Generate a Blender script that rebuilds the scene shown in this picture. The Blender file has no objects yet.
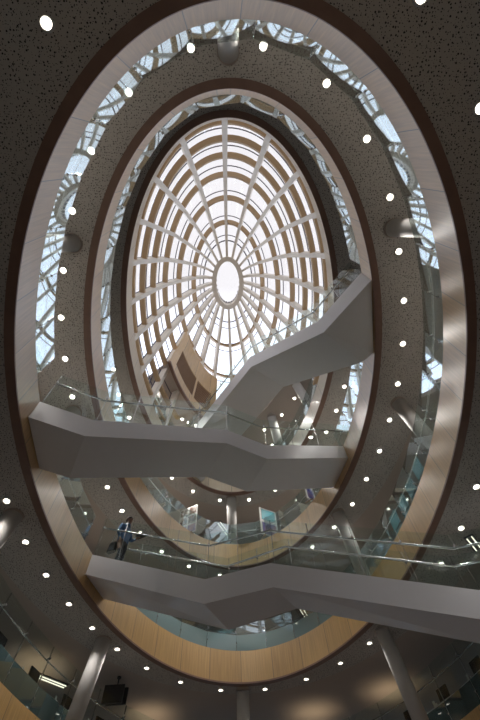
import bpy, bmesh, math, random
from mathutils import Vector, Matrix
random.seed(7)
C = bpy.context.scene.collection
R = math.radians
E0 = 1.6                      # eye height above the ground floor; all heights below are given above eye level

# ------------------------------------------------------------------ camera, world, exposure
cam = bpy.data.cameras.new('camera'); cam.lens = 20.0; cam.sensor_width = 36.0; cam.clip_end = 300
co = bpy.data.objects.new('camera', cam); C.objects.link(co)
fwd = Vector((0.035, 0.447, 0.894)).normalized()
right = Vector((0.999, -0.016, -0.031)); right = (right - right.dot(fwd)*fwd).normalized()
up = right.cross(fwd).normalized()
co.matrix_world = Matrix(((right.x, up.x, -fwd.x, 0), (right.y, up.y, -fwd.y, 0), (right.z, up.z, -fwd.z, E0), (0, 0, 0, 1)))
bpy.context.scene.camera = co
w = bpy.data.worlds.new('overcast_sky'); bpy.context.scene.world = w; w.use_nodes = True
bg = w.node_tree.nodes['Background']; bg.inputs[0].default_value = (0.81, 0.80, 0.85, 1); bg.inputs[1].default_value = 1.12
# brighter, bluer sky towards the far side, added to light the near fascias
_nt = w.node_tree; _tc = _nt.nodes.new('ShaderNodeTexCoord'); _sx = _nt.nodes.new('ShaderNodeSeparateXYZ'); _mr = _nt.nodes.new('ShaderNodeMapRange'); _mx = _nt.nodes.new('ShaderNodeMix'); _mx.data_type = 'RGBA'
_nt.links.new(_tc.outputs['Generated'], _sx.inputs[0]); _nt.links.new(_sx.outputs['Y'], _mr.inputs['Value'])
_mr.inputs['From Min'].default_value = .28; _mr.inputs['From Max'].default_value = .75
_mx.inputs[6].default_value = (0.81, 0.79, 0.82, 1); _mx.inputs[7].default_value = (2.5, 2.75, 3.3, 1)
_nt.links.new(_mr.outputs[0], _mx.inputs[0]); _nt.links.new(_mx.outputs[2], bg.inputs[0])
vs = bpy.context.scene.view_settings
vs.view_transform = 'Standard'; vs.look = 'None'; vs.gamma = 1.0; vs.use_curve_mapping = False; vs.exposure = 0.15
SPOT_W = 118.0                 # power of one downlight

# ------------------------------------------------------------------ materials
def new_mat(name):
    m = bpy.data.materials.new(name); m.use_nodes = True
    nt = m.node_tree; return m, nt, nt.nodes['Principled BSDF']
def N(nt, typ, **kw):
    n = nt.nodes.new(typ)
    for k, v in kw.items(): setattr(n, k, v)
    return n
def plain(name, col, rough=.5, metal=0., noise=.08, coat=0.):
    m, nt, b = new_mat(name)
    b.inputs['Roughness'].default_value = rough; b.inputs['Metallic'].default_value = metal
    b.inputs['Coat Weight'].default_value = coat
    tc = N(nt, 'ShaderNodeTexCoord'); nz = N(nt, 'ShaderNodeTexNoise'); nz.inputs['Scale'].default_value = 3
    mx = N(nt, 'ShaderNodeMix', data_type='RGBA')
    mx.inputs[6].default_value = (*[c*(1-noise) for c in col], 1); mx.inputs[7].default_value = (*[min(1, c*(1+noise)) for c in col], 1)
    nt.links.new(tc.outputs['Object'], nz.inputs['Vector']); nt.links.new(nz.outputs[0], mx.inputs[0])
    nt.links.new(mx.outputs[2], b.inputs['Base Color']); return m
def emit(name, col, s):
    m = bpy.data.materials.new(name); m.use_nodes = True; nt = m.node_tree; nt.nodes.clear()
    e = N(nt, 'ShaderNodeEmission'); e.inputs[0].default_value = (*col, 1); e.inputs[1].default_value = s
    o = N(nt, 'ShaderNodeOutputMaterial'); nt.links.new(e.outputs[0], o.inputs[0]); return m
def math_(nt, op, a, b=None, clamp=False):
    n = N(nt, 'ShaderNodeMath', operation=op); n.use_clamp = clamp
    for i, v in enumerate((a, b)):
        if v is None: continue
        if isinstance(v, (int, float)): n.inputs[i].default_value = v
        else: nt.links.new(v, n.inputs[i])
    return n.outputs[0]
def glass(name, tint, f0, diffuse=0., dcol=(.2, .3, .3), rough=0.02, rcol=(1, 1, 1), strength=1.):
    m = bpy.data.materials.new(name); m.use_nodes = True; nt = m.node_tree; nt.nodes.clear()
    lw = N(nt, 'ShaderNodeLayerWeight'); lw.inputs[0].default_value = .5
    p = math_(nt, 'POWER', lw.outputs['Facing'], 5.0)      # Schlick's Fresnel, the same from both faces
    f = math_(nt, 'ADD', math_(nt, 'MULTIPLY', p, (1-f0)*strength), f0, True)
    tr = N(nt, 'ShaderNodeBsdfTransparent'); tr.inputs[0].default_value = (*tint, 1)
    base = tr.outputs[0]
    if diffuse > 0:
        d = N(nt, 'ShaderNodeBsdfDiffuse'); d.inputs[0].default_value = (*dcol, 1)
        x = N(nt, 'ShaderNodeMixShader'); x.inputs[0].default_value = diffuse
        nt.links.new(base, x.inputs[1]); nt.links.new(d.outputs[0], x.inputs[2]); base = x.outputs[0]
    g = N(nt, 'ShaderNodeBsdfGlossy'); g.inputs['Roughness'].default_value = rough; g.inputs[0].default_value = (*rcol, 1)
    mx = N(nt, 'ShaderNodeMixShader'); nt.links.new(f, mx.inputs[0]); nt.links.new(base, mx.inputs[1]); nt.links.new(g.outputs[0], mx.inputs[2])
    o = N(nt, 'ShaderNodeOutputMaterial'); nt.links.new(mx.outputs[0], o.inputs[0]); return m
def ceiling_mat():
    m, nt, b = new_mat('perforated_plaster')
    tc = N(nt, 'ShaderNodeTexCoord'); masks = []
    for sc, lo, hi, p in ((13., .10, .25, .70), (22.0, .06, .24, .45)):
        v = N(nt, 'ShaderNodeTexVoronoi', voronoi_dimensions='2D'); v.inputs['Scale'].default_value = sc
        nt.links.new(tc.outputs['Object'], v.inputs['Vector'])
        sep = N(nt, 'ShaderNodeSeparateColor'); nt.links.new(v.outputs['Color'], sep.inputs[0])
        rad = math_(nt, 'ADD', math_(nt, 'MULTIPLY', sep.outputs[0], hi-lo), lo)
        masks.append(math_(nt, 'MULTIPLY', math_(nt, 'LESS_THAN', v.outputs['Distance'], rad), math_(nt, 'LESS_THAN', sep.outputs[1], p)))
    k = math_(nt, 'MAXIMUM', masks[0], masks[1])
    mx = N(nt, 'ShaderNodeMix', data_type='RGBA'); nt.links.new(k, mx.inputs[0])
    mx.inputs[6].default_value = (.50, .475, .45, 1); mx.inputs[7].default_value = (.03, .03, .032, 1)
    nt.links.new(mx.outputs[2], b.inputs['Base Color']); b.inputs['Roughness'].default_value = .9; return m
def veneer(name, c1, c2, joint=1.5, coat=1.0, crough=.22, ior=1.5, sheen=0.):
    m, nt, b = new_mat(name)
    uv = N(nt, 'ShaderNodeUVMap'); sep = N(nt, 'ShaderNodeSeparateXYZ'); nt.links.new(uv.outputs[0], sep.inputs[0])
    mp = N(nt, 'ShaderNodeMapping'); mp.inputs['Scale'].default_value = (9, .35, 1); nt.links.new(uv.outputs[0], mp.inputs[0])
    nz = N(nt, 'ShaderNodeTexNoise'); nz.inputs['Scale'].default_value = 2.0; nz.inputs['Detail'].default_value = 5; nt.links.new(mp.outputs[0], nz.inputs['Vector'])
    mp2 = N(nt, 'ShaderNodeMapping'); mp2.inputs['Scale'].default_value = (60, .8, 1); nt.links.new(uv.outputs[0], mp2.inputs[0])
    nz2 = N(nt, 'ShaderNodeTexNoise'); nz2.inputs['Scale'].default_value = 1.0; nt.links.new(mp2.outputs[0], nz2.inputs['Vector'])
    pn = N(nt, 'ShaderNodeTexWhiteNoise', noise_dimensions='1D'); nt.links.new(math_(nt, 'FLOOR', math_(nt, 'DIVIDE', sep.outputs[0], joint)), pn.inputs['W'])
    t = math_(nt, 'ADD', math_(nt, 'MULTIPLY', nz.outputs[0], .6), math_(nt, 'ADD', math_(nt, 'MULTIPLY', nz2.outputs[0], .3), math_(nt, 'MULTIPLY', pn.outputs[0], .15)), True)
    cr = N(nt, 'ShaderNodeValToRGB'); cr.color_ramp.elements[0].position = .3; cr.color_ramp.elements[1].position = .75
    cr.color_ramp.elements[0].color = (*c1, 1); cr.color_ramp.elements[1].color = (*c2, 1); nt.links.new(t, cr.inputs[0])
    fr = math_(nt, 'FRACT', math_(nt, 'DIVIDE', sep.outputs[0], joint)); ln = math_(nt, 'LESS_THAN', fr, .012)
    mx = N(nt, 'ShaderNodeMix', data_type='RGBA'); nt.links.new(ln, mx.inputs[0]); nt.links.new(cr.outputs[0], mx.inputs[6]); mx.inputs[7].default_value = (.06, .045, .03, 1)
    nt.links.new(mx.outputs[2], b.inputs['Base Color']); b.inputs['Roughness'].default_value = .45
    b.inputs['Coat Weight'].default_value = coat; b.inputs['Coat Roughness'].default_value = crough; b.inputs['Coat IOR'].default_value = ior
    b.inputs['Sheen Weight'].default_value = sheen; b.inputs['Sheen Roughness'].default_value = .35; b.inputs['Sheen Tint'].default_value = (.86, .92, 1, 1); return m
def poster_mat(name, cols, sx, sz):
    m, nt, b = new_mat(name)
    tc = N(nt, 'ShaderNodeTexCoord'); nz = N(nt, 'ShaderNodeTexNoise'); nz.inputs['Scale'].default_value = sx; nt.links.new(tc.outputs['Object'], nz.inputs['Vector'])
    cr = N(nt, 'ShaderNodeValToRGB'); el = cr.color_ramp.elements; el[0].position = .35; el[1].position = .65
    el[0].color = (*cols[0], 1); el[1].color = (*cols[1], 1); e = el.new(.5); e.color = (*cols[2], 1)
    nt.links.new(nz.outputs[0], cr.inputs[0]); nt.links.new(cr.outputs[0], b.inputs['Base Color']); b.inputs['Roughness'].default_value = .4; return m
M = dict(
    perf=ceiling_mat(), plaster=plain('smooth_plaster', (.46, .395, .35), .9, noise=.03),
    wood=veneer('oak_veneer', (.38, .215, .062), (.66, .41, .145), crough=.3, ior=1.8), pale=veneer('pale_oak_veneer', (.60, .50, .36), (.72, .62, .47), crough=.3, sheen=.6),
    woodD=veneer('oak_dome_ring', (.40, .26, .13), (.56, .39, .22), 99, .2, .4),
    bronze=plain('dark_bronze_edge', (.22, .13, .10), .5, noise=.15),
    cream=plain('cream_painted_rib', (.84, .79, .72), .45), slat=plain('dark_oak_slat', (.28, .16, .085), .5),
    paint=plain('grey_lacquered_metal', (.78, .79, .84), .42, noise=.02, coat=.12),
    column=plain('white_painted_column', (.62, .60, .58), .85), steel=plain('brushed_steel', (.62, .62, .64), .25, 1., .03),
    darksteel=plain('dark_glazing_steel', (.085, .075, .11), .45), floor=plain('pale_floor', (.52, .48, .42), .55),
    darkfloor=plain('dark_stone_floor', (.13, .12, .115), .5), teal_shaded=glass('shaded_lower_glass', (.16, .25, .26), .16, .55, (.09, .15, .15), .015, rcol=(.85, .95, 1)), wall=plain('wall_paint', (.52, .48, .44), .8), black=plain('black_plastic', (.012, .012, .014), .35, noise=.02),  # copy of the lower glass, shade at the lowest opening put into its colour
    white=plain('white_panel', (.75, .75, .73), .5), clear=glass('stair_glass', (.92, .965, .955), .02, strength=.6), rim=glass('balustrade_glass', (.90, .95, .94), .26, rcol=(.85, .95, 1)),
    teal=glass('tinted_lower_glass', (.16, .25, .26), .20, .62, (.40, .56, .58), .015, rcol=(.85, .95, 1)),
    pane=glass('roof_glass', (.97, .975, .98), .04), window=glass('window_glass', (.36, .39, .40), .06),
    lamp=emit('lit_lamp', (1, .90, .76), 9.0), tube=emit('lit_tube', (1, .93, .72), 1.3), added_bulb=emit('added_warm_bulb', (1, .72, .4), 5.0),
    tealfab=plain('teal_fabric', (.03, .15, .18), .8), greyfab=plain('grey_fabric', (.10, .105, .12), .8),
    jacket=plain('blue_jacket', (.03, .085, .20), .7), trousers=plain('dark_trousers', (.018, .018, .024), .8),
    skin=plain('skin', (.19, .10, .07), .55), hair=plain('black_hair', (.012, .010, .010), .6), paper=plain('paper', (.8, .8, .78), .6),
    cyan=plain('cyan_card', (.1, .42, .5), .5),
    photo=poster_mat('photo_prints', [(.35, .16, .08), (.5, .45, .4), (.10, .08, .07)], 3, 3),
    banner=poster_mat('purple_banner', [(.05, .07, .28), (.45, .16, .14), (.14, .12, .32)], 1.5, 2),
    banner2=poster_mat('pink_banner', [(.5, .2, .18), (.2, .2, .42), (.42, .34, .44)], 1.2, 2),
)

M['column'].node_tree.nodes['Principled BSDF'].inputs['Specular IOR Level'].default_value = .12

# ------------------------------------------------------------------ mesh helpers
class MB:
    def __init__(s): s.v = []; s.f = []; s.uv = []; s.mi = []
    def add(s, vs, fs, uvs=None, mi=0):
        o = len(s.v); s.v += [tuple(v) for v in vs]
        for k, f in enumerate(fs):
            s.f.append(tuple(o+i for i in f)); s.uv.append(uvs[k] if uvs else None); s.mi.append(mi)
    def hexa(s, p, mi=0):     # p: 4 bottom, 4 top, same winding
        s.add(p, [(3, 2, 1, 0), (4, 5, 6, 7), (0, 1, 5, 4), (1, 2, 6, 5), (2, 3, 7, 6), (3, 0, 4, 7)], None, mi)
    def box(s, c, d, rot=0., mi=0):
        c = Vector(c); x, y, z = d[0]/2, d[1]/2, d[2]/2; m = Matrix.Rotation(rot, 3, 'Z')
        s.hexa([c + m @ Vector(q) for q in ((-x, -y, -z), (x, -y, -z), (x, y, -z), (-x, y, -z), (-x, -y, z), (x, -y, z), (x, y, z), (-x, y, z))], mi)
    def tube(s, pts, r, n=8, closed=False, mi=0):
        pts = [Vector(p) for p in pts]; rs = r if isinstance(r, (list, tuple)) else [r]*len(pts); L = len(pts); vs = []
        for i, p in enumerate(pts):
            a = pts[(i-1) % L] if (closed or i > 0) else p; b = pts[(i+1) % L] if (closed or i < L-1) else p
            t = (b-a).normalized(); u = t.orthogonal().normalized() if abs(t.z) > .9 else t.cross(Vector((0, 0, 1))).normalized(); w_ = t.cross(u)
            vs += [p + (u*math.cos(2*math.pi*k/n) + w_*math.sin(2*math.pi*k/n))*rs[i] for k in range(n)]
        fs = [(i*n+k, i*n+(k+1) % n, ((i+1) % L)*n+(k+1) % n, ((i+1) % L)*n+k) for i in range(L if closed else L-1) for k in range(n)]
        if not closed: fs += [tuple(range(n))[::-1], tuple((L-1)*n+k for k in range(n))]
        s.add(vs, fs, None, mi)
    def build(s, name, mat, parent=None, smooth=False):
        me = bpy.data.meshes.new(name); me.from_pydata(s.v, [], s.f)
        if any(u for u in s.uv):
            ul = me.uv_layers.new(name='UVMap'); k = 0
            for f, u in zip(s.f, s.uv):
                for i in range(len(f)):
                    if u: ul.data[k].uv = u[i]
                    k += 1
        for m in (mat if isinstance(mat, list) else [mat]): me.materials.append(m)
        for p, mi in zip(me.polygons, s.mi): p.material_index = mi; p.use_smooth = smooth
        bm = bmesh.new(); bm.from_mesh(me); bmesh.ops.recalc_face_normals(bm, faces=bm.faces); bm.to_mesh(me); bm.free()
        o = bpy.data.objects.new(name, me); C.objects.link(o)
        if parent:
            o.parent = parent; o.matrix_parent_inverse = Matrix.Translation(parent.location).inverted() if parent.get('_w') else Matrix()
        return o
def tag(o, label=None, cat=None, group=None, kind=None):
    if label: o['label'] = label
    if cat: o['category'] = cat
    if group: o['group'] = group
    if kind: o['kind'] = kind
    return o
def thing(name, label, cat, loc=(0, 0, 0), rz=0., group=None):
    o = bpy.data.objects.new(name, None); C.objects.link(o); o.location = loc; o.rotation_euler = (0, 0, rz); o.empty_display_size = .2
    return tag(o, label, cat, group)
def wthing(name, label, cat, loc, group=None):      # parts given in world coordinates
    o = thing(name, label, cat, loc, 0, group); o['_w'] = 1; return o
def dup(root, loc, rz=0., label=None):
    r = root.copy(); C.objects.link(r); r.location = loc; r.rotation_euler = (0, 0, rz)
    if label: r['label'] = label
    for ch in list(root.children):
        c = ch.copy(); C.objects.link(c); c.parent = r
        for g in ch.children:
            d = g.copy(); C.objects.link(d); d.parent = c
    return r

# ------------------------------------------------------------------ plan of the openings: (centre x, centre y, half length, half width)
TILT = R(1.4)
def ell(o, t, off=0., s=1.):                # t in degrees, 0 = the near end, 90 = right, 180 = the far end
    cx, cy, a, b = o; u = ((b*s+off)*math.sin(R(t)), -(a*s+off)*math.cos(R(t)))
    return Vector((cx + u[0]*math.cos(TILT) + u[1]*math.sin(TILT), cy - u[0]*math.sin(TILT) + u[1]*math.cos(TILT)))
def arc_params(o, n, start=0.):             # n parameters equally spaced along the edge
    K = 1440; L = [0.]
    for k in range(K): L.append(L[-1] + (ell(o, (k+1)*360/K) - ell(o, k*360/K)).length)
    tot = L[-1]; out = []; j = 0
    for i in range(n):
        g = ((i+start)/n % 1)*tot; j = next(k for k in range(K) if L[k+1] >= g)
        out.append((j + (g-L[j])/(L[j+1]-L[j]))*360/K)
    return out, tot
OPA1 = (1.15, 9.2, 15.0, 8.75); OPA = (.59, 9.27, 12.0, 6.6); OPB = (.38, 8.57, 10.44, 5.55); OPC = (.28, 8.26, 9.75, 5.05)
OPA2 = (1.3, 11.2, 14.6, 9.2)
X0, X1, Y0, Y1 = -14., 15.5, -9., 29.
def to_rect(c, p):
    d = p - c; ks = []
    if d.x > 1e-6: ks.append((X1-c.x)/d.x)
    if d.x < -1e-6: ks.append((X0-c.x)/d.x)
    if d.y > 1e-6: ks.append((Y1-c.y)/d.y)
    if d.y < -1e-6: ks.append((Y0-c.y)/d.y)
    return c + d*min(ks)
def slab(name, loops, z0, z1, mats, mis, closed=True):     # loops: nested plan outlines, inner first
    mb = MB(); n = len(loops[0]); rng = range(n if closed else n-1)
    for z, flip in ((z0, 0), (z1, 1)):
        for k in range(len(loops)-1):
            A, B = loops[k], loops[k+1]
            vs = [(*p, z+E0) for p in A] + [(*p, z+E0) for p in B]
            mb.add(vs, [(i, (i+1) % n, n+(i+1) % n, n+i) for i in rng], None, mis[k])
    for A in (loops[0], loops[-1]):
        vs = [(*p, z0+E0) for p in A] + [(*p, z1+E0) for p in A]
        mb.add(vs, [(i, (i+1) % n, n+(i+1) % n, n+i) for i in rng], None, mis[0])
    return tag(mb.build(name, mats), kind='structure')
def opening_slab(o, top, thick, far_band, far_only=None):
    ts = [i*360/240 for i in range(241)][:240] if not far_only else [far_only + i*(360-2*far_only)/160 for i in range(161)]
    c = Vector((o[0], o[1])); inner = [ell(o, t, .12) for t in ts]; outer = [to_rect(c, ell(o, t)) for t in ts]
    band = [ell((o[0], o[1]-far_band[2], o[2]+far_band[0], o[3]+far_band[1]), t) for t in ts]
    slab('ceiling', [inner, band, outer], top-thick, top-thick+.12, [M['perf'], M['plaster']], [0, 1], not far_only)
    slab('floor', [inner, outer], top-.3, top, [M['floor']], [0], not far_only)
def fascia(o, top, thick, k, mat='wood', proud=.0):
    mb = MB(); n = 240; acc = 0; P = [ell(o, i*360/n) for i in range(n)]; Q = [ell(o, i*360/n, .13) for i in range(n)]
    for i in range(n):
        j = (i+1) % n; l = (P[j]-P[i]).length; z0, z1 = top-thick+E0, top+E0+.02
        mb.add([(*P[i], z0), (*P[j], z0), (*P[j], z1), (*P[i], z1)], [(0, 1, 2, 3)], [[(acc, 0), (acc+l, 0), (acc+l, thick), (acc, thick)]])
        mb.add([(*Q[i], z0), (*Q[j], z0), (*Q[j], z1), (*Q[i], z1)], [(0, 1, 2, 3)], [[(acc, 0), (acc+l, 0), (acc+l, thick), (acc, thick)]])
        mb.add([(*P[i], z1), (*P[j], z1), (*Q[j], z1), (*Q[i], z1)], [(0, 1, 2, 3)], [[(acc, 0), (acc+l, 0), (acc+l, .1), (acc, .1)]])
        acc += l
    tag(mb.build('trim_%d' % k, M[mat]), kind='structure')
    mb = MB(); A = [ell(o, i*360/n, -.02) for i in range(n)]; B = [ell(o, i*360/n, .24) for i in range(n)]
    for i in range(n):
        j = (i+1) % n; z0, z1 = top-thick-.05+E0, top-thick+.012+E0
        mb.hexa([(*A[i], z0), (*A[j], z0), (*B[j], z0), (*B[i], z0), (*A[i], z1), (*A[j], z1), (*B[j], z1), (*B[i], z1)])
    tag(mb.build('trim_%d' % (k+1), M['bronze']), kind='structure')

# ------------------------------------------------------------------ the building shell
T = 1.3
opening_slab(OPA2, 2.6, T, (1.2, 1.5, .2)); fascia(OPA2, 2.6, T, 1)
opening_slab(OPA1, 6.8, T, (1.2, 1.5, .2)); fascia(OPA1, 6.8, T, 3)
opening_slab(OPA, 11.0, T, (1.9, 2.6, .9)); fascia(OPA, 11.0, T, 5)
opening_slab(OPB, 15.2, T, (1.9, 2.2, .7)); fascia(OPB, 15.2, T, 7)
opening_slab(OPC, 19.4, T, (1.6, 2.0, .4)); fascia(OPC, 19.4, T, 9, 'pale')
mb = MB(); mb.box(((X0+X1)/2, (Y0+Y1)/2, -.1), (X1-X0, Y1-Y0, .2)); tag(mb.build('floor', M['darkfloor']), kind='structure')

# the dome: (scale of the plan, height)
PROF = [(1.0, 19.4), (.982, 19.95), (.92, 20.9), (.845, 22.2), (.745, 23.7), (.605, 25.2), (.437, 26.8), (.30, 27.7), (.18, 28.2)]
def prof_h(s):
    for (s0, h0), (s1, h1) in zip(PROF, PROF[1:]):
        if s >= s1: return h0 + (h1-h0)*(s0-s)/(s0-s1)
    return PROF[-1][1]
def dome(t, s, off=0.):
    h = prof_h(s); k = (h-19.4)/8.8; c = (.28-.15*k, 8.26-.36*k); e = .012
    p = ell((c[0], c[1], OPC[2], OPC[3]), t, 0, s); P = Vector((p.x, p.y, h+E0))
    if not off: return P
    q = dome(t+.5, s) - dome(t-.5, s); r = dome(t, min(1, s+e)) - dome(t, max(.19, s-e)); nrm = q.cross(r).normalized()
    if nrm.z < 0: nrm = -nrm
    return P + nrm*off
D_OP = (.24, 8.15, 9.75*.8, 5.05*.8)
slab('ceiling', [[ell(D_OP, 112+i*136/120, .0) for i in range(121)], [to_rect(Vector((.24, 8.15)), ell(D_OP, 112+i*136/120)) for i in range(121)]], 22.1, 22.5, [M['plaster']], [0], False)

def storey_wall(name, p, q, z0, z1, inward):
    p, q = Vector(p), Vector(q); L = (q-p).length; d = (q-p)/L; ang = math.atan2(d.y, d.x); mb = MB(); n = max(1, round(L/3.2))
    mid = (p+q)/2
    mb.box((*mid, (z0+z0+.9)/2), (L, .25, .9), ang); mb.box((*mid, (z1-.5+z1)/2), (L, .25, .5), ang)
    for i in range(n+1):
        c = p + d*(L*i/n); mb.box((*c, (z0+.9+z1-.5)/2), (.5, .25, z1-z0-1.4), ang)
    return mb
wn = 0
levels = [(-1.6, 2.6), (2.6, 6.8), (6.8, 11.0), (11.0, 15.2), (15.2, 19.4)]
for side, p, q in (('left', (X0, Y0), (X0, Y1)), ('right', (X1, Y0), (X1, Y1)), ('back', (X0, Y0), (X1, Y0)), ('front', (X0, Y1), (X1, Y1))):
    wmb = MB()
    for z0, z1 in levels + ([(19.4, 22.5)] if side == 'front' else []):
        s = storey_wall('', p, q, z0+E0, z1+E0, 0); o = len(wmb.v); wmb.add(s.v, s.f)
        wn += 1; g = MB(); v = Vector(q)-Vector(p); m = (Vector(p)+Vector(q))/2
        g.box((*m, (z0+z1+.4)/2+E0), (v.length-.2, .02, z1-z0-1.4), math.atan2(v.y, v.x))
        tag(g.build('window_%d' % wn, M['window']), kind='structure')
    tag(wmb.build('wall_'+side, M['wall']), kind='structure')
# top storey behind the far half of the dome: side walls and glazed screens
for x, nm in ((X0, 'left'), (X1, 'right')):
    s = storey_wall('', (x, 18.5), (x, Y1), 19.4+E0, 22.5+E0, 0); tag(s.build('wall_'+nm+'_upper', M['wall']), kind='structure')
    wn += 1; g = MB(); g.box((x, (18.5+Y1)/2, 21.2+E0), (.02, Y1-18.7, 1.7)); tag(g.build('window_%d' % wn, M['window']), kind='structure')
for t in (112, 248):
    a = ell(OPC, t, .35); b = to_rect(Vector((OPC[0], OPC[1])), ell(OPC, t)); v = b-a; wn += 1
    fr = MB(); n = 8
    for i in range(n+1): fr.box((*(a+v*i/n), 20.95+E0), (.08, .1, 2.9), math.atan2(v.y, v.x))
    for z in (19.5, 20.6, 22.0): fr.box((*((a+b)/2), z+E0), (v.length, .08, .07), math.atan2(v.y, v.x))
    f = tag(fr.build('window_%d' % wn, M['darksteel']), kind='structure')
    g = MB(); g.box((*((a+b)/2), 20.9+E0), (v.length, .02, 2.3), math.atan2(v.y, v.x)); g.build('glass_pane', M['window'], f)

# ------------------------------------------------------------------ glass dome
DM = wthing('glass_dome', 'oval ribbed glass dome of pale ribs and oak rings over the atrium', 'dome', (OPC[0], OPC[1], 19.4+E0))
ribs, _ = arc_params(OPC, 24, -.05)
RINGS = [.982, .915, .84, .742, .604, .437]
def sweep(mb, pts, wdir, ddir, w_, d_):       # rectangular section swept through points
    vs = []
    for p, a, b, ww in zip(pts, wdir, ddir, w_):
        vs += [p - a*ww/2, p + a*ww/2, p + a*ww/2 + b*d_, p - a*ww/2 + b*d_]
    n = len(pts); fs = [(i*4+k, i*4+(k+1) % 4, (i+1)*4+(k+1) % 4, (i+1)*4+k) for i in range(n-1) for k in range(4)] + [(3, 2, 1, 0), (n*4-4, n*4-3, n*4-2, n*4-1)]
    mb.add(vs, fs)
def dframe(t, s):
    q = (dome(t+.5, s) - dome(t-.5, s)).normalized(); r = (dome(t, min(1, s+.012)) - dome(t, max(.19, s-.012))).normalized()
    nrm = q.cross(r).normalized()
    if nrm.z < 0: nrm = -nrm
    return q, r, nrm
CUT = lambda t: 112 < (t % 360) < 226          # the top floor opens here: ribs and rings stop at its ceiling
for t in ribs:
    s0 = .79 if CUT(t) else 1.
    S = [s0-(s0-.18)*i/30 for i in range(31)]; P = [dome(t, s) for s in S]; F = [dframe(t, s) for s in S]
    # average normals a little so the rib bends smoothly
    mb = MB(); sweep(mb, P, [f[0] for f in F], [f[2] for f in F], [.25-.10*i/30 for i in range(31)], .36)
    mb.build('rib', M['cream'], DM)
for k, s in enumerate(RINGS):
    mb = MB(); n = 120; P = []; Q = []
    for i in range(n+1):
        t = i*360/n; q, r, nr = dframe(t, s); p = dome(t, s) + nr*.05
        P.append(p - r*.075); Q.append((r, nr))
    for i in range(n):
        if s > .8 and CUT(i*3+1.5): continue
        a, b = P[i], P[i+1]; (ra, na), (rb, nb) = Q[i], Q[i+1]; u = i*.4+5; u2 = u+.4
        vs = [a, b, b+rb*.15, a+ra*.15, a+na*.28, b+nb*.28, b+rb*.15+nb*.28, a+ra*.15+na*.28]
        uvA = [(u, 0), (u2, 0), (u2, .3), (u, .3)]
        mb.add(vs, [(3, 2, 1, 0), (4, 5, 6, 7), (0, 1, 5, 4), (3, 7, 6, 2)], [[(u, 0), (u2, 0), (u2, .3), (u, .3)]]*4)
    mb.build('ring_beam', M['woodD'], DM)
mb = MB(); SG = [1.0]+RINGS+[.2]
far = lambda t: 112 < (t % 360) < 248
for k in range(len(SG)-1):
    for i in range(24):
        t0, t1 = ribs[i], ribs[(i+1) % 24]; t1 = t1 if t1 > t0 else t1+360
        if SG[k] > .82 and far((t0+t1)/2): continue          # the far side opens on to the top floor here
        mb.add([dome(t0, SG[k], .46), dome(t1, SG[k], .46), dome(t1, SG[k+1], .46), dome(t0, SG[k+1], .46)], [(0, 1, 2, 3)])
mb.build('glazing', M['pane'], DM)
for k, s in enumerate(RINGS+[.30]):
    idx = [i for i in range(38, 38+120) if not (s > .8 and CUT(i*3))] if s > .8 else list(range(120))
    idx = sorted(idx, key=lambda i: ((i*3-228) % 360)) if s > .8 else idx; cl = s <= .8
    mb = MB(); mb.tube([dome(i*3, s-.012, .44) for i in idx], .045, 5, cl)
    mb.tube([dome(i*3, min(1, s+.022), .44) for i in idx], .03, 5, cl)
    if s > .4:
        for t in ribs:
            if s > .8 and CUT(t): continue
            for dt in (-1.3, 1.3): mb.tube([dome(t+dt/s*.7, s, .27), dome(t+dt/s*1.2, s-.02, .46)], .025, 5)
    mb.build('glazing_bar', M['darksteel'], DM)
for t in ribs:
    s0 = .79 if CUT(t) else 1.; mb = MB(); mb.tube([dome(t+.5, s0-(s0-.21)*i/20, .44) for i in range(21)], .04, 5); mb.build('glazing_bar', M['darksteel'], DM)
# crown ring
OC = (.13, 7.9, 9.75*.165, 5.05*.165)
def oval_band(mb, o, z0, z1, off0, off1, n=64, mi=0):
    for i in range(n):
        t0, t1 = i*360/n, (i+1)*360/n; a, b, c, d = ell(o, t0, off0), ell(o, t1, off0), ell(o, t1, off1), ell(o, t0, off1)
        mb.hexa([(*a, z0+E0), (*b, z0+E0), (*c, z0+E0), (*d, z0+E0), (*a, z1+E0), (*b, z1+E0), (*c, z1+E0), (*d, z1+E0)], mi)
mb = MB(); oval_band(mb, OC, 28.0, 28.45, 0, .2); mb.build('crown_ring', M['cream'], DM)
mb = MB(); oval_band(mb, OC, 27.92, 28.02, -.02, .3); mb.build('crown_edge', M['cream'], DM)
mb = MB(); oval_band(mb, OC, 28.45, 28.85, .02, .1)
mb.build('crown_vent', M['darksteel'], DM)
mb = MB()
for i in range(28):
    p = ell(OC, i*360/28+3, -.01); mb.box((*p, 28.62+E0), (.09, .05, .22), R(i*360/28))
mb.build('crown_vent_block', M['cream'], DM)
mb = MB(); mb.add([(*ell(OC, i*7.5, .1), 28.86+E0) for i in range(48)], [tuple(range(48))]); mb.build('crown_glass', M['pane'], DM)
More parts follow.
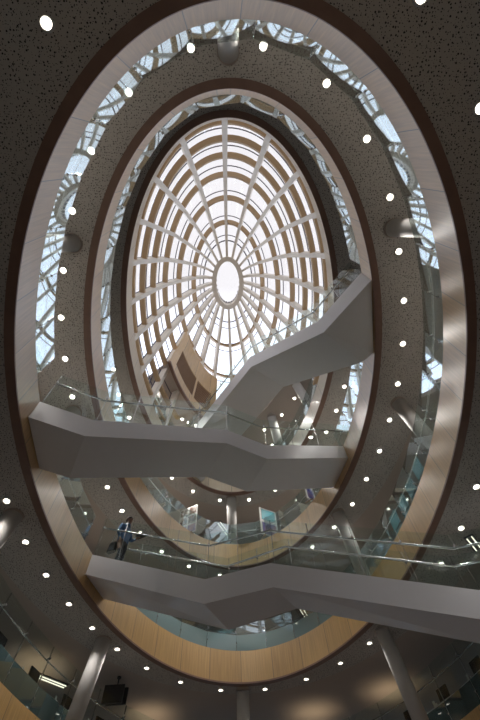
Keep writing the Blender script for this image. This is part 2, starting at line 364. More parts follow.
# oak lining with slatted grilles along the lower far side
LN = wthing('curved_oak_lining', 'curved oak panel with dark slatted grilles low inside the dome', 'wall panel', (*ell(D_OP, 225), 22+E0))
def lin(t, v, off=0.):        # v 0 bottom .. 1 top
    s = .80 - .17*v; h = 21.7 + 3.0*v; p = ell((.25-.05*v, 8.2-.1*v, 9.75, 5.05), t, off-.15, s); return Vector((*p, h+E0))
def lin_patch(mb, t0, t1, v0, v1, n, o0, o1):
    for i in range(n):
        a, b = t0+(t1-t0)*i/n, t0+(t1-t0)*(i+1)/n
        vs = [lin(a, v0, o0), lin(b, v0, o0), lin(b, v0, o1), lin(a, v0, o1), lin(a, v1, o0), lin(b, v1, o0), lin(b, v1, o1), lin(a, v1, o1)]
        ua, ub = a*.08, b*.08
        mb.add(vs, [(3, 2, 1, 0), (4, 5, 6, 7), (0, 1, 5, 4), (1, 2, 6, 5), (2, 3, 7, 6), (3, 0, 4, 7)], [[(ua, v0), (ub, v0), (ub, v1*3), (ua, v1*3)]]*6)
TA, TB = 198, 250
mb = MB(); lin_patch(mb, TA, TB, 0, .16, 40, 0, .12); lin_patch(mb, TA, TB, .58, 1, 40, 0, .12)
for a, b in ((TA, TA+6), (221, 223), (TB-5, TB)): lin_patch(mb, a, b, .16, .58, 6, 0, .12)
mb.build('oak_panel', M['wood'], LN)
for a, b in ((TA+6, 221), (223, TB-5)):
    g = MB(); lin_patch(g, a, b, .16, .58, 14, .10, .12)
    for k in range(12): v = .17 + k*.034; lin_patch(g, a, b, v, v+.016, 14, .0, .09)
    g.build('slatted_grille', M['slat'], LN)
mb = MB(); lin_patch(mb, TA, TB, -.03, 0, 40, -.02, .16); mb.build('bottom_edge', M['bronze'], LN)

# ------------------------------------------------------------------ balustrades around the openings
LEAN = .084                    # the panes lean in over the void
def balustrade(o, top, n, label, gaps=(), rng=None, top_h=1.27, upper='rim'):
    ts, tot = arc_params(o, n, .25); r = wthing('balustrade', label, 'balustrade', (*ell(o, 90, .05), top+E0))
    segs = []
    for i in range(n):
        t0, t1 = ts[i], ts[(i+1) % n]; t1 = t1 if t1 > t0 else t1+360; tm = (t0+t1)/2 % 360
        if rng and not (rng[0] <= tm <= rng[1]): segs.append(None); continue
        a, b = ell(o, t0, .06), ell(o, t1, .06); m = (a+b)/2
        if any((m-Vector(g[:2])).length < g[2] for g in gaps): segs.append(None); continue
        segs.append((t0, t1, a, b))
    z = top+E0+.02; rail = []
    for i, sg in enumerate(segs):
        if not sg: continue
        t0, t1, a, b = sg; d = (b-a); L = d.length; nrm = Vector((d.y, -d.x)).normalized()
        if nrm.dot(a-Vector(o[:2])) < 0: nrm = -nrm
        for nm, z0, z1, mt in (('lower_glass', 0., .70, 'teal_shaded' if upper != 'rim' else ('teal' if o is OPA and 126 < (t0+t1)/2 % 360 < 234 else 'rim')), ('upper_glass', .72, top_h, upper)):
            e = d/L*.015; q = MB()
            q.hexa([(*(p_-nrm*LEAN*zz), z+zz) for zz in (z0, z1) for p_ in (a+e, b-e, b-e+nrm*.014, a+e+nrm*.014)]); q.build(nm, M[mt], r)
        pm = MB(); w2 = d/L*.009
        pm.hexa([(*(p_-nrm*LEAN*zz), z+zz) for zz in (0, top_h+.02) for p_ in (a-w2+nrm*.025, a+w2+nrm*.025, a+w2+nrm*.075, a-w2+nrm*.075)])
        for hh in (.35, top_h-.37):
            pa = a + nrm*(.05-LEAN*hh); pm.tube([(*(pa-nrm*.075), z+hh), (*(pa+nrm*.06), z+hh)], .035, 8)
        pm.build('post', M['steel'], r)
        kk = .14-LEAN*(top_h-.4); hb = a + nrm*kk, b + nrm*kk
        if rail and rail[-1][1] == i-1: rail[-1][0].append(hb[1]); rail[-1][1] = i
        else: rail.append([[hb[0], hb[1]], i])
    for pts, _ in rail:
        q = MB(); q.tube([(*p, z+top_h-.4) for p in pts], .024, 8); q.build('handrail', M['steel'], r, True)
    return r

# ------------------------------------------------------------------ staircase bridges
def hit(o, p, d, k=1.0):     # where a line from p along d meets the opening's edge
    p, d = Vector(p), Vector(d).normalized(); c = Vector(o[:2]); s = 0.
    def val(x):
        u = x-c; a = u.x*math.cos(TILT)-u.y*math.sin(TILT); b = u.x*math.sin(TILT)+u.y*math.cos(TILT); return (a/o[3])**2+(b/o[2])**2
    if val(p) > k:
        while val(p+d*s) > k and s > -6: s -= .01
    else:
        while val(p+d*s) < k and s < 12: s += .01
    return p+d*s
def lerp(a, b, k): return a+(b-a)*k
def bridge(name, label, near, far_, thick, post_seg=(), nstep=12):
    """near / far_: lists of (x, y, height) for the two long edges, matching vertex by vertex"""
    Nn = [Vector((p[0], p[1], p[2]+E0)) for p in near]; Ff = [Vector((p[0], p[1], p[2]+E0)) for p in far_]; K = len(Nn)
    r = wthing(name, label, 'staircase', Nn[0]); dz = Vector((0, 0, 1))
    mb = MB(); rows = []
    for a, b in zip(Nn, Ff):
        w_ = (b-a).normalized(); rows.append([a-dz*thick, b-dz*thick, b, b-w_*.12, b-w_*.12-dz*.28, a+w_*.12-dz*.28, a+w_*.12, a])
    vs = [p for row in rows for p in row]
    fs = [(i*8+k, i*8+(k+1) % 8, (i+1)*8+(k+1) % 8, (i+1)*8+k) for i in range(K-1) for k in range(8)] + [tuple(range(8))[::-1], tuple((K-1)*8+k for k in range(8))]
    mb.add(vs, fs); mb.build('deck', M['paint'], r)
    for i in range(K-1):
        a0, a1, b0, b1 = Nn[i], Nn[i+1], Ff[i], Ff[i+1]; rise = a1.z-a0.z
        if abs(rise) > .5:
            for k in range(nstep):
                k0, k1 = k/nstep, (k+1)/nstep; zt = lerp(a0.z, a1.z, (k+.5)/nstep) - .05
                q = MB(); pts = []
                for kk in (k0, k1):
                    na, fb = lerp(a0, a1, kk), lerp(b0, b1, kk); wv = (fb-na); wv.z = 0; wv.normalize(); pts.append((na+wv*.125, fb-wv*.125))
                q.hexa([(p.x, p.y, zt-.17) for p in (pts[0][0], pts[1][0], pts[1][1], pts[0][1])] + [(p.x, p.y, zt) for p in (pts[0][0], pts[1][0], pts[1][1], pts[0][1])])
                q.build('step', M['floor'], r)
        for side, (p0, p1, o0, o1) in enumerate(((a0, a1, b0, b1), (b0, b1, a0, a1))):
            Lh = (p1-p0).length; n = max(1, round(Lh/1.45)); inn = (o0-p0); inn.z = 0; inn.normalize()
            for k in range(n):
                e = .008/Lh*1.5; s, t = lerp(p0, p1, k/n+e)+inn*.05, lerp(p0, p1, (k+1)/n-e)+inn*.05; g = MB(); th = inn*.016
                lo, hi = dz*-.02, dz*1.85
                g.hexa([s+lo, t+lo, t+lo+th, s+lo+th, s+hi, t+hi, t+hi+th, s+hi+th]); g.build('glass_panel', M['clear'], r)
                cm = MB()
                for kk in ((k+.0)/n,) if k else (.02,):
                    c = lerp(p0, p1, kk)+inn*.06; cm.tube([c+dz*1.42, c+dz*1.42+inn*.09], .02, 6); cm.tube([c+dz*1.42-inn*.035, c+dz*1.42+inn*.01], .04, 8)
                    cm.box(c+dz*.92, (.014, .014, 1.86), math.atan2(inn.y, inn.x))
                cm.build('rail_bracket', M['steel'], r)
    for pts, inn in ((Nn, 1), (Ff, -1)):
        q = MB(); off = []
        for a, b in zip(Nn, Ff):
            v = (b-a); v.z = 0; v.normalize(); off.append(v*.16*inn)
        q.tube([p+f+dz*1.42 for p, f in zip(pts, off)], .036, 10); q.build('handrail', M['steel'], r, True)
    return r
def edge(p, q, w_):
    d = (Vector(q[:2])-Vector(p[:2])).normalized(); n = Vector((-d.y, d.x))*w_; return d, n
# middle one: from the lower floor edge on the left up to the next floor on the right
d, n = edge((-5.98, 6.96), (5.63, 12.22), 1.85)
v = [(-5.98, 6.96, 11.), (-4.35, 7.69, 10.98), (.02, 9.68, 13.1), (1.62, 10.42, 13.05), (5.63, 12.22, 15.2)]
fv = [(p[0]+n.x, p[1]+n.y, p[2]) for p in v]
a = hit(OPA, fv[0][:2], -d); fv[0] = (a.x, a.y, 11.); a = hit(OPA, v[0][:2], -d); v[0] = (a.x, a.y, 11.)
a = hit(OPB, fv[-1][:2], d); fv[-1] = (a.x, a.y, 15.2); a = hit(OPB, v[-1][:2], d); v[-1] = (a.x, a.y, 15.2)
BR2 = (v, fv)
bridge('staircase_bridge', 'grey staircase bridge crossing the middle of the atrium under the dome', v, fv, .85, (3,))
d, n = edge((-1.7, 13.9), (5.16, 3.91), 2.12)
v = [(-3.0, 15.8, 19.4), (1.29, 9.53, 19.4), (3.78, 5.90, 15.35), (5.16, 3.91, 15.2)]
fv = [(p[0]+n.x, p[1]+n.y, p[2]) for p in v]
a = hit(OPC, v[0][:2], -d); v[0] = (a.x, a.y, 19.4); a = hit(OPC, fv[0][:2], -d); fv[0] = (a.x, a.y, 19.4)
a = hit(OPB, v[-1][:2], d); v[-1] = (a.x, a.y, 15.2); a = hit(OPB, fv[-1][:2], d); fv[-1] = (a.x, a.y, 15.2)
fv[2] = (lerp(fv[1][0], fv[-1][0], .88), lerp(fv[1][1], fv[-1][1], .88), 15.35)
BR1 = (v, fv)
bridge('staircase_bridge', 'grey staircase rising to the dome base, uppermost of the three bridges', v, fv, 1.15, (), 22)
v = [(-5.35, 14.2, 11.), (-.71, 12.79, 8.88), (1.5, 12.12, 8.95), (6.95, 10.47, 6.8), (9.2, 9.79, 6.8)]
fv = [(-4.85, 15.7, 11.), (.1, 14.25, 8.88), (2.35, 13.25, 8.95), (7.3, 11.6, 6.8), (9.5, 11.0, 6.8)]
a = hit(OPA, v[0][:2], (-.956, .29)); v[0] = (a.x, a.y, 11.); a = hit(OPA, fv[0][:2], (-.956, .29)); fv[0] = (a.x, a.y, 11.)
a = hit(OPA1, v[-1][:2], (.956, -.29)); v[-1] = (a.x, a.y, 6.8); a = hit(OPA1, fv[-1][:2], (.956, -.29)); fv[-1] = (a.x, a.y, 6.8)
BR3 = (v, fv)
bridge('staircase_bridge', 'grey staircase bridge with the person on it, lowest of the three', v, fv, .85)
def mouth(B, i):
    a, b = B[0][i], B[1][i]; return ((a[0]+b[0])/2, (a[1]+b[1])/2, math.hypot(a[0]-b[0], a[1]-b[1])/2+.35)
balustrade(OPA1, 6.8, 46, 'glass balustrade around the lowest opening, seen in the bottom corners', [mouth(BR3, -1)], None, 1.9, 'clear')
balustrade(OPA, 11., 40, 'glass balustrade on the widest oval edge, above the wood band', [mouth(BR3, 0), mouth(BR2, 0)])
balustrade(OPB, 15.2, 34, 'glass balustrade on the middle oval edge', [mouth(BR2, -1), mouth(BR1, -1)])
balustrade(OPC, 19.4, 32, 'glass balustrade on the far side of the edge under the dome', [mouth(BR1, 0)], (114, 246))

# ------------------------------------------------------------------ columns
def column(top, bot, label, r_=.29):
    t, b = Vector((top[0], top[1], top[2]+E0)), Vector((bot[0], bot[1], bot[2]+E0))
    o = wthing('column', label, 'column', b)
    mb = MB(); mb.tube([b, lerp(b, t, .5), t], [r_, r_, r_], 28); mb.build('shaft', M['column'], o, True)
    mb = MB(); mb.tube([t-Vector((0, 0, .05)), t], r_+.03, 28); mb.build('collar', M['plaster'], o, True)
for top, bot, lb in [
    ((-5.0, 17.67, 9.7), (-5.35, 17.6, 6.8), 'white round column by the hanging black screen at bottom left'),
    ((6.53, 17.5, 9.7), (7.0, 17.9, 6.8), 'white round column below the lowest staircase at bottom right'),
    ((.78, 21.89, 9.7), (.80, 24.2, 6.8), 'white round column at the bottom centre of the photo'),
    ((-6.95, 10.54, 9.7), (-7.6, 10.9, 6.8), 'white column at the left edge of the photo below the middle bridge'),
    ((9.75, 12.3, 9.7), (10.4, 13.0, 6.8), 'white column at the right edge of the photo above the lowest bridge'),
    ((5.44, 15.25, 13.9), (6.2, 16.5, 11.), 'white column behind the glass of the lowest bridge, right of centre'),
    ((7.17, 8.95, 13.9), (8.0, 9.6, 11.), 'white column leaning beside the wide wood band at the right'),
    ((-6.2, 9.3, 13.9), (-6.9, 9.6, 11.), 'column seen through glass above the left end of the middle bridge'),
    ((-5.12, 2.57, 13.9), (-5.9, 2.1, 11.), 'column at upper left between the outer and middle ovals'),
    ((5.63, 1.97, 13.9), (6.5, 1.5, 11.), 'column at upper right between the outer and middle ovals'),
    ((.06, -2.71, 13.9), (.0, -3.45, 11.), 'column at the very top of the photo above the dome'),
    ((.33, 18.5, 18.1), (.38, 20.3, 15.2), 'white column in the middle distance beneath the middle bridge'),
    ((3.05, 15.3, 22.1), (3.75, 17.4, 19.4), 'white column beneath the uppermost stair, right of centre'),
    ((4.5, 12.8, 22.1), (5.6, 13.9, 19.4), 'white column beside the teal glass at the right of the uppermost stair'),
    ((-4.1, 13.3, 22.1), (-5.1, 14.4, 19.4), 'white column beneath the dome rings, left of the oak lining')]:
    column(top, bot, lb)

# ------------------------------------------------------------------ downlights
def downlight(label, group):
    o = thing('downlight', label, 'light', (0, 0, 0), 0, group)
    mb = MB(); n = 24
    ring = [[(math.cos(2*math.pi*k/n)*r_, math.sin(2*math.pi*k/n)*r_, z) for k in range(n)] for r_, z in ((.125, 0), (.125, -.10), (.108, -.10), (.095, 0.0))]
    mb.add([p for q in ring for p in q], [(i*n+k, i*n+(k+1) % n, (i+1)*n+(k+1) % n, (i+1)*n+k) for i in range(3) for k in range(n)]); mb.build('trim_ring', M['white'], o)
    mb = MB(); mb.add([(math.cos(2*math.pi*k/n)*.09, math.sin(2*math.pi*k/n)*.09, -.008) for k in range(n)], [tuple(range(n))]); mb.build('lens', M['lamp'], o)
    return o
def lamp_under(o, k=1.):
    l = bpy.data.lights.new('downlight_beam', 'SPOT'); l.energy = SPOT_W*k; l.spot_size = R(110); l.spot_blend = .8; l.color = (1, .95, .90); l.shadow_soft_size = .08
    lo = bpy.data.objects.new('downlight_beam', l); C.objects.link(lo); lo.parent = o; lo.location = (0, 0, -.06)
LA = [(-3.36, -2.23), (-1.3, -3.2), (1.4, -3.25), (3.64, -2.78), (5.28, -1.04), (-6.98, 9.83), (-6.8, 11.72), (-6.46, 13.45), (-5.94, 15.15), (-5.3, 16.7), (-4.49, 18.2), (-3.42, 19.68), (-2.02, 20.88), (-.23, 21.66),
      (1.79, 21.68), (3.63, 20.92), (5.03, 19.69), (6.08, 18.21), (8.2, 9.45), (8.2, 11.36), (7.95, 13.24)]
LB = [(-2.8, -1.69), (-.98, -2.76), (1.03, -2.84), (2.9, -2.02), (4.3, -.64), (5.32, 1.0), (5.95, 2.73), (6.48, 4.49), (6.79, 6.21), (6.94, 7.99), (6.93, 9.75), (6.79, 11.41), (6.46, 13.04), (6.03, 14.6), (5.35, 16.14), (4.39, 17.56),
      (-4.09, -.18), (-4.95, 1.55), (-5.58, 3.48), (-5.96, 5.2), (-6.11, 6.86), (-6.13, 8.56), (-5.37, 13.36), (-4.88, 14.84), (-4.16, 16.36), (-3.23, 17.71), (-1.92, 18.85), (-.32, 19.61), (1.27, 19.66)]
LC = [(-5.67, 9.55), (-5.59, 11.03), (-5.2, 12.48), (-4.9, 14.0), (-4.2, 15.5), (-3.18, 16.75), (-1.98, 17.82), (-.37, 18.58), (1.41, 18.57), (2.97, 17.78), (4.0, 16.4), (4.9, 15.0), (5.6, 13.52), (5.99, 12.09), (6.23, 10.58)]
LD = [(-4.35, 12.8), (-3.75, 14.1), (-4.2, 15.8), (-2.9, 15.4), (-2.0, 15.9), (4.45, 13.8), (3.7, 15.1), (2.6, 16.3), (3.2, 17.6)]
for pts, h, what in ((LA, 9.7, 'around the widest oval opening'), (LB, 13.9, 'around the middle oval opening'), (LC, 18.1, 'around the oval under the dome'), (LD, 22.1, 'of the top floor beside the dome')):
    proto = downlight('round white downlight lit in the dark ceiling '+what, 'downlights '+what)
    for i, (x, y) in enumerate(pts):
        o = proto if i == 0 else dup(proto, (0, 0, 0)); o.location = (x, y, h+E0); 
        if i % 2 == 0: lamp_under(o, .85 if h < 10 else 1.)

# ------------------------------------------------------------------ strip lights
def strip(x, y, h, rz, label, L=1.2):
    o = thing('strip_light', label, 'light', (x, y, h+E0-.06), rz)
    mb = MB(); mb.box((0, 0, 0.025), (L+.1, .34, .05)); mb.build('housing', M['greyfab'], o)
    for s in (-1, 1):
        mb = MB(); mb.tube([(-L/2, s*.09, -.02), (L/2, s*.09, -.02)], .022, 8); mb.build('tube', M['tube'], o)
strip(-7.72, 20.50, 9.7, R(43), 'twin tube strip light low on the left, over the desks', 1.6)
strip(4.46, 23.06, 13.9, R(65), 'twin tube strip light seen just above the teal glass at the bottom', .9)
strip(-0.13, 21.06, 18.1, R(62), 'twin tube strip light by the pale column in the middle distance', 1.3)
strip(8.90, 12.18, 9.7, R(50), 'twin tube strip light at the right edge near the handrails', .8)

# ------------------------------------------------------------------ hanging screen
o = wthing('hanging_screen', 'black screen hung from the ceiling beside the column at bottom left', 'screen', (-4.6, 20.3, 8.3+E0))
mb = MB(); mb.box((-4.78, 20.4, 9.02+E0), (.86, .09, .66), R(-4)); mb.build('display', M['black'], o)
mb = MB(); mb.box((-4.66, 20.7, 9.06+E0), (.86, .09, .6), R(-4)); mb.build('rear_display', M['black'], o)
mb = MB(); mb.tube([(-4.7, 20.5, 8.9+E0), (-4.7, 20.5, 9.68+E0)], .03, 8); mb.tube([(-4.7, 20.5, 9.64+E0), (-4.7, 20.5, 9.7+E0)], .09, 12); mb.build('ceiling_pole', M['black'], o)

# ------------------------------------------------------------------ display boards and banners on the middle floor
def stand_board(x, y, z, rz, w_, h, label, mats, name='display_board', cat='display board'):
    o = thing(name, label, cat, (x, y, z+E0), rz)
    mb = MB(); mb.box((0, 0, .15+h/2), (w_, .05, h)); mb.build('panel', M['white'], o)
    cols = len(mats[0])
    for j, row in enumerate(mats):
        for i, mt in enumerate(row):
            cw, ch = w_/cols, h/len(mats); q = MB(); q.box((-w_/2+cw*(i+.5), -.032, .15+h-ch*(j+.5)), (cw*.8, .012, ch*.78)); q.build('picture', M[mt], o)
    for s in (-1, 1):
        q = MB(); q.box((s*w_*.4, 0, .08), (.05, .05, .16)); q.box((s*w_*.4, 0, .015), (.06, .5, .03)); q.build('foot', M['steel'], o)
stand_board(-2.15, 18.35, 15.2, R(-28), 1.15, 1.9, 'white display board with brown pictures behind glass, left of centre', [['photo', 'photo'], ['photo', 'photo'], ['banner']*2])
stand_board(2.45, 18.6, 15.2, R(25), 1.1, 1.9, 'pale blue and dark display board behind glass, right of centre', [['cyan'], ['banner']])
stand_board(4.55, 16.1, 15.2, R(52), 1.0, 1.5, 'purple and red banner below the right end of the middle bridge', [['banner']], 'banner', 'banner')
stand_board(6.35, 10.3, 15.2, R(85), 1.3, 1.8, 'pink and blue banner at the right behind the middle balustrade', [['banner2']], 'banner', 'banner')

# ------------------------------------------------------------------ desks, monitors, chairs by the balustrades
def desk(o_, t, off, z, label):
    p = ell(o_, t, off); q = ell(o_, t+1, off)-p; rz = math.atan2(q.y, q.x)
    d = thing('desk', label, 'desk', (*p, z+E0), rz)
    mb = MB(); mb.box((0, 0, .72), (1.3, .6, .04)); mb.build('desk_top', M['white'], d)
    for sx in (-1, 1):
        for sy in (-1, 1): mb = MB(); mb.box((sx*.6, sy*.25, .35), (.05, .05, .70)); mb.build('leg', M['steel'], d)
    d.scale = (1.3,)*3; return p, rz
def monitor(p, rz, z, label, grp):
    m = thing('computer_monitor', label, 'monitor', (*p, z+E0+.74*1.3), rz, grp); m.scale = (1.1,)*3
    mb = MB(); mb.box((0, 0, .36), (.52, .05, .36)); mb.build('screen', M['black'], m)
    mb = MB(); mb.box((0, 0, .10), (.06, .04, .18)); mb.box((0, 0, .01), (.24, .18, .02)); mb.build('stand', M['black'], m)
    mb = MB(); mb.box((.13, -.032, .50), (.12, .012, .14)); mb.build('note_card', M['cyan'], m)
def chair(p, rz, z, label, grp, mat='greyfab'):
    c = thing('chair', label, 'chair', (*p, z+E0), rz, grp); c.scale = (1.35,)*3
    mb = MB(); mb.box((0, 0, .45), (.46, .46, .07)); mb.build('seat', M[mat], c)
    mb = MB(); mb.box((0, .22, .78), (.44, .05, .5)); mb.build('backrest', M[mat], c)
    for sx in (-1, 1):
        for sy in (-1, 1): mb = MB(); mb.tube([(sx*.19, sy*.19, 0), (sx*.17, sy*.17, .42)], .018, 6); mb.build('leg', M['steel'], c)
RT = [(112+i*8.8) for i in range(5)]; LT = [250-i*8.8 for i in range(5)]
for k, (ts, side) in enumerate(((RT, 'right'), (LT, 'left'))):
    for i, t in enumerate(ts):
        p, rz = desk(OPA1, t, .8, 6.8, 'white desk behind the lowest balustrade on the %s' % side)
        monitor(p, rz, 6.8, 'black computer monitor on a desk behind the lowest balustrade on the %s' % side, 'monitors on the %s desks' % side)
        mp = p + Vector((math.cos(rz), math.sin(rz)))*.6
        c = MB(); c.box((0, 0, .14), (.16, .03, .26)); c.box((.05, -.02, .33), (.1, .02, .1)); cc = c.build('paper_holder', M['paper'], None)
        cc.location = (*mp, 6.8+E0+.74*1.3); cc.rotation_euler.z = rz+.3; tag(cc, 'white paper holder beside a monitor on the %s desks' % side, 'paper holder', 'paper holders on the %s desks' % side)
for ob in bpy.data.objects:
    if ob.name.startswith('desk') and ob.get('category') == 'desk': ob['group'] = 'desks on the right' if 'right' in ob['label'] else 'desks on the left'
for t, z, oo in ((98, 11., OPA), (102.5, 11., OPA), (107, 11., OPA), (111.5, 11., OPA)):
    p = ell(oo, t, .75); q = ell(oo, t+1, .75)-p
    chair(p, math.atan2(q.y, q.x), z, 'teal chair behind the balustrade at lower right', 'teal chairs at lower right', 'tealfab')

# ------------------------------------------------------------------ the person on the lowest bridge
def skin_body(name, joints, edges, mats_fn, mats, parent, levels=2):
    me = bpy.data.meshes.new(name); me.from_pydata([j[0] for j in joints], edges, [])
    ob = bpy.data.objects.new(name, me); C.objects.link(ob)
    ob.modifiers.new('skin', 'SKIN'); ob.modifiers['skin'].use_smooth_shade = True
    for k, j in enumerate(joints):
        me.skin_vertices[0].data[k].radius = j[1] if isinstance(j[1], tuple) else (j[1], j[1])
    me.skin_vertices[0].data[0].use_root = True
    sb = ob.modifiers.new('sub', 'SUBSURF'); sb.levels = levels; sb.render_levels = levels
    dg = bpy.context.evaluated_depsgraph_get(); dg.update()
    nm = bpy.data.meshes.new_from_object(ob.evaluated_get(dg)); bpy.data.objects.remove(ob)
    nm.name = name; nm.materials.clear()
    for m in mats: nm.materials.append(M[m])
    for p in nm.polygons: p.material_index = mats_fn(p.center); p.use_smooth = True
    o = bpy.data.objects.new(name, nm); C.objects.link(o); o.parent = parent; return o
def make_person(x, y, z, rz):
    P = thing('person', 'person in a blue jacket and dark trousers standing on the lowest bridge', 'person', (x, y, z), rz)
    J = [((0, 0, .95), (.15, .11)), ((0, .01, 1.15), (.14, .10)), ((0, 0, 1.36), (.165, .105)), ((0, -.01, 1.47), (.07, .06)), ((0, -.03, 1.54), (.052, .052)), ((0, -.04, 1.60), (.068, .078)), ((0, -.045, 1.68), (.074, .092)), ((0, -.035, 1.74), (.05, .062))]
    ed = [(i, i+1) for i in range(7)]
    def add(chain, root):
        k = len(J); prev = root
        for c in chain: J.append(c); ed.append((prev, len(J)-1)); prev = len(J)-1
        return k
    for s in (-1, 1):
        f = -.05 if s < 0 else .07
        add([((s*.09, 0, .86), .095), ((s*.10, f-.05, .50), .066), ((s*.10, f, .30), .060), ((s*.105, f+.03, .09), .045), ((s*.11, f-.03, .045), (.042, .04)), ((s*.115, f-.15, .03), (.04, .028))], 0)
    add([((-.20, 0, 1.38), .062), ((-.25, .03, 1.13), .050), ((-.24, -.06, .92), .036), ((-.235, -.09, .86), (.032, .022)), ((-.235, -.10, .81), (.034, .018))], 2)
    hL = len(J)-1
    add([((.20, 0, 1.38), .062), ((.26, -.02, 1.14), .050), ((.20, -.24, 1.08), .036), ((.185, -.30, 1.08), (.03, .02)), ((.18, -.345, 1.08), (.034, .018))], 2)
    hR = len(J)-1
    for i, (dx, ln) in enumerate(((-.024, .070), (-.008, .080), (.008, .075), (.024, .060))):
        add([((-.235+dx*.3, -.10+dx, .785), .0095), ((-.232+dx*.3, -.108+dx, .81-ln*.8), .0085), ((-.224+dx*.3, -.118+dx, .81-ln), .0075)], hL)
        add([((.18+dx, -.37, 1.083), .0095), ((.18+dx, -.345-ln*.8, 1.072), .0085), ((.18+dx, -.345-ln*.9, 1.05), .0075)], hR)
    add([((-.225, -.135, .83), .011), ((-.218, -.15, .80), .009)], hL-1); add([((.15, -.33, 1.09), .011), ((.143, -.365, 1.085), .009)], hR-1)
    J = [(p, tuple(q*1.13 for q in (r_ if isinstance(r_, tuple) else (r_, r_))) if k < 4 or (8 <= k < 24 and (r_ if not isinstance(r_, tuple) else r_[0]) > .044) else r_) for k, (p, r_) in enumerate(J)]
    def mf(c):
        if abs(c.x) < .13 and c.z > 1.50: return 0
        if c.z < .10: return 3
        if abs(c.x) > .15 and (c.y < -.28 or (c.x < 0 and c.z < .90 and c.z > .6)): return 0
        if c.z < .90 and abs(c.x) < .21: return 2
        return 1
    skin_body('body', J, ed, mf, ['skin', 'jacket', 'trousers', 'black'], P)
    # face: nose, eyes, mouth, ears in one small mesh each
    q = MB(); q.add([(-.013, -.128, 1.655), (.013, -.128, 1.655), (0, -.155, 1.658), (0, -.132, 1.695)], [(0, 1, 2), (0, 2, 3), (1, 3, 2), (0, 3, 1)]); q.build('nose', M['skin'], P)
    for s in (-1, 1):
        q = MB(); q.tube([(s*.030-.011, -.128, 1.692), (s*.030, -.134, 1.692), (s*.030+.011, -.128, 1.692)], [.003, .007, .003], 8); q.build('eye', M['white'], P)
        q = MB(); q.tube([(s*.076, -.03, 1.65), (s*.086, -.025, 1.675), (s*.080, -.02, 1.70)], [.006, .012, .008], 8); q.build('ear', M['skin'], P)
    q = MB(); q.tube([(-.022, -.124, 1.628), (0, -.131, 1.627), (.022, -.124, 1.628)], [.003, .006, .003], 8); q.build('mouth', M['slat'], P)
    bm = bmesh.new(); bmesh.ops.create_icosphere(bm, subdivisions=3, radius=1.)
    for v in list(bm.verts):
        if v.co.z < .0 and v.co.y < .15: bm.verts.remove(v)
    for v in bm.verts: v.co = Vector((v.co.x*.088, v.co.y*.104-.028, v.co.z*.095+1.695))
    me = bpy.data.meshes.new('hair'); bm.to_mesh(me); bm.free(); me.materials.append(M['hair']); h = bpy.data.objects.new('hair', me); C.objects.link(h); h.parent = P
    sd = h.modifiers.new('thick', 'SOLIDIFY'); sd.thickness = .012
    # collar of the jacket
    q = MB(); n = 20
    vs = [(math.cos(2*math.pi*k/n)*r_, math.sin(2*math.pi*k/n)*r_-.015, zz) for r_, zz in ((.085, 1.46), (.072, 1.535), (.062, 1.53), (.07, 1.46)) for k in range(n)]
    q.add(vs, [(i*n+k, i*n+(k+1) % n, (i+1)*n+(k+1) % n, (i+1)*n+k) for i in range(3) for k in range(n)]); q.build('collar', M['jacket'], P, True)
    return P
PX, PY, PZ, PR, PS = -4.36, 14.57, 10.44+E0, R(62), 1.52
pp = make_person(PX, PY, PZ, PR); pp.scale = (PS, PS, PS)
def local(x, y, z): c, s = math.cos(PR), math.sin(PR); x, y, z = x*PS, y*PS, z*PS; return (PX+x*c-y*s, PY+x*s+y*c, PZ+z)
b = thing('shoulder_bag', 'black shoulder bag hanging at the hip of the person on the bridge', 'bag', local(-.14, .20, .60), PR)
mb = MB(); mb.hexa([(-.055, -.12, 0), (.055, -.12, 0), (.055, .12, 0), (-.055, .12, 0), (-.035, -.10, .28), (.035, -.10, .28), (.035, .10, .28), (-.035, .10, .28)]); mb.build('bag_body', M['black'], b)
mb = MB(); mb.tube([(0, -.09, .26), (.06, -.08, .58), (.10, -.05, .86), (.10, .05, .86), (.06, .08, .58), (0, .09, .26)], .012, 6); mb.build('strap', M['greyfab'], b); b.scale = (PS,)*3
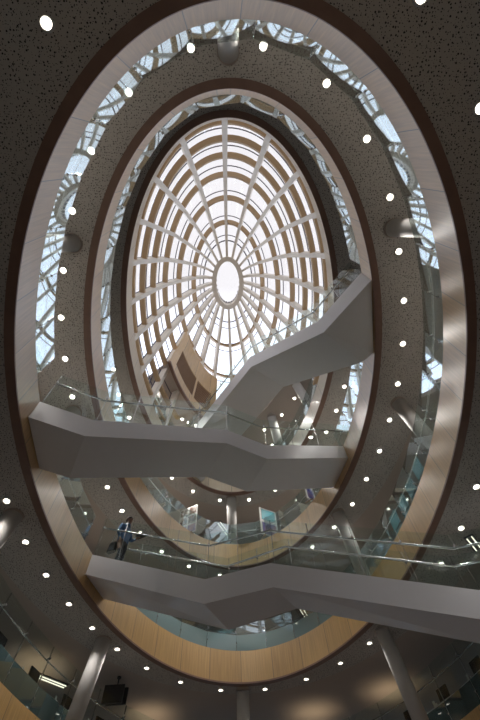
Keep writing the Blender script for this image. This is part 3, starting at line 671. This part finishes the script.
b = thing('tablet', 'dark tablet held in front by the person on the bridge', 'tablet', local(.18, -.40, 1.095), PR)
mb = MB(); mb.box((0, 0, .01), (.19, .26, .012)); mb.build('case', M['black'], b)
mb = MB(); mb.box((0, 0, .018), (.165, .235, .004)); mb.build('screen', M['greyfab'], b); b.scale = (PS,)*3
for ob in bpy.data.objects:
    if '_w' in ob: del ob['_w']

# ------------------------------------------------------------------ unseen uplighters added on the lower floor to throw warm pools on the ceiling
def added_uplighter(x, y, z, label, e=38):
    o = thing('added_uplighter', label, 'lamp', (x, y, z+E0))
    mb = MB(); mb.tube([(0, 0, 0), (0, 0, .04)], .18, 20); mb.build('base', M['black'], o)
    mb = MB(); mb.tube([(0, 0, .04), (0, 0, 1.35)], .02, 8); mb.build('pole', M['steel'], o)
    mb = MB(); n = 20; vs = [(math.cos(2*math.pi*k/n)*q, math.sin(2*math.pi*k/n)*q, h) for q, h in ((.05, 1.35), (.16, 1.5), (.15, 1.5), (.04, 1.36)) for k in range(n)]
    mb.add(vs, [(i*n+k, i*n+(k+1) % n, (i+1)*n+(k+1) % n, (i+1)*n+k) for i in range(3) for k in range(n)]); mb.build('shade', M['white'], o, True)
    mb = MB(); mb.tube([(0, 0, 1.38), (0, 0, 1.45)], .04, 10); mb.build('bulb', M['added_bulb'], o)
    l = bpy.data.lights.new('added_uplight_beam', 'SPOT'); l.energy = e; l.spot_size = R(125); l.spot_blend = 1.; l.color = (1, .78, .5); l.shadow_soft_size = .05
    lo = bpy.data.objects.new('added_uplight_beam', l); C.objects.link(lo); lo.parent = o; lo.location = (0, 0, 1.5); lo.rotation_euler = (math.pi, 0, 0)
added_uplighter(-3.6, 23.9, 6.8, 'added slim lamp throwing a warm pool on the ceiling beyond the black screen')
added_uplighter(4.30, 24.2, 6.8, 'added slim lamp lighting the ceiling at the bottom right of centre')
added_uplighter(-8.0, 19.4, 6.8, 'added slim lamp lighting the ceiling on the left, behind the lower balustrade')
added_uplighter(7.74, 22.27, 6.8, 'added slim lamp lighting the ceiling by the column at the bottom right')
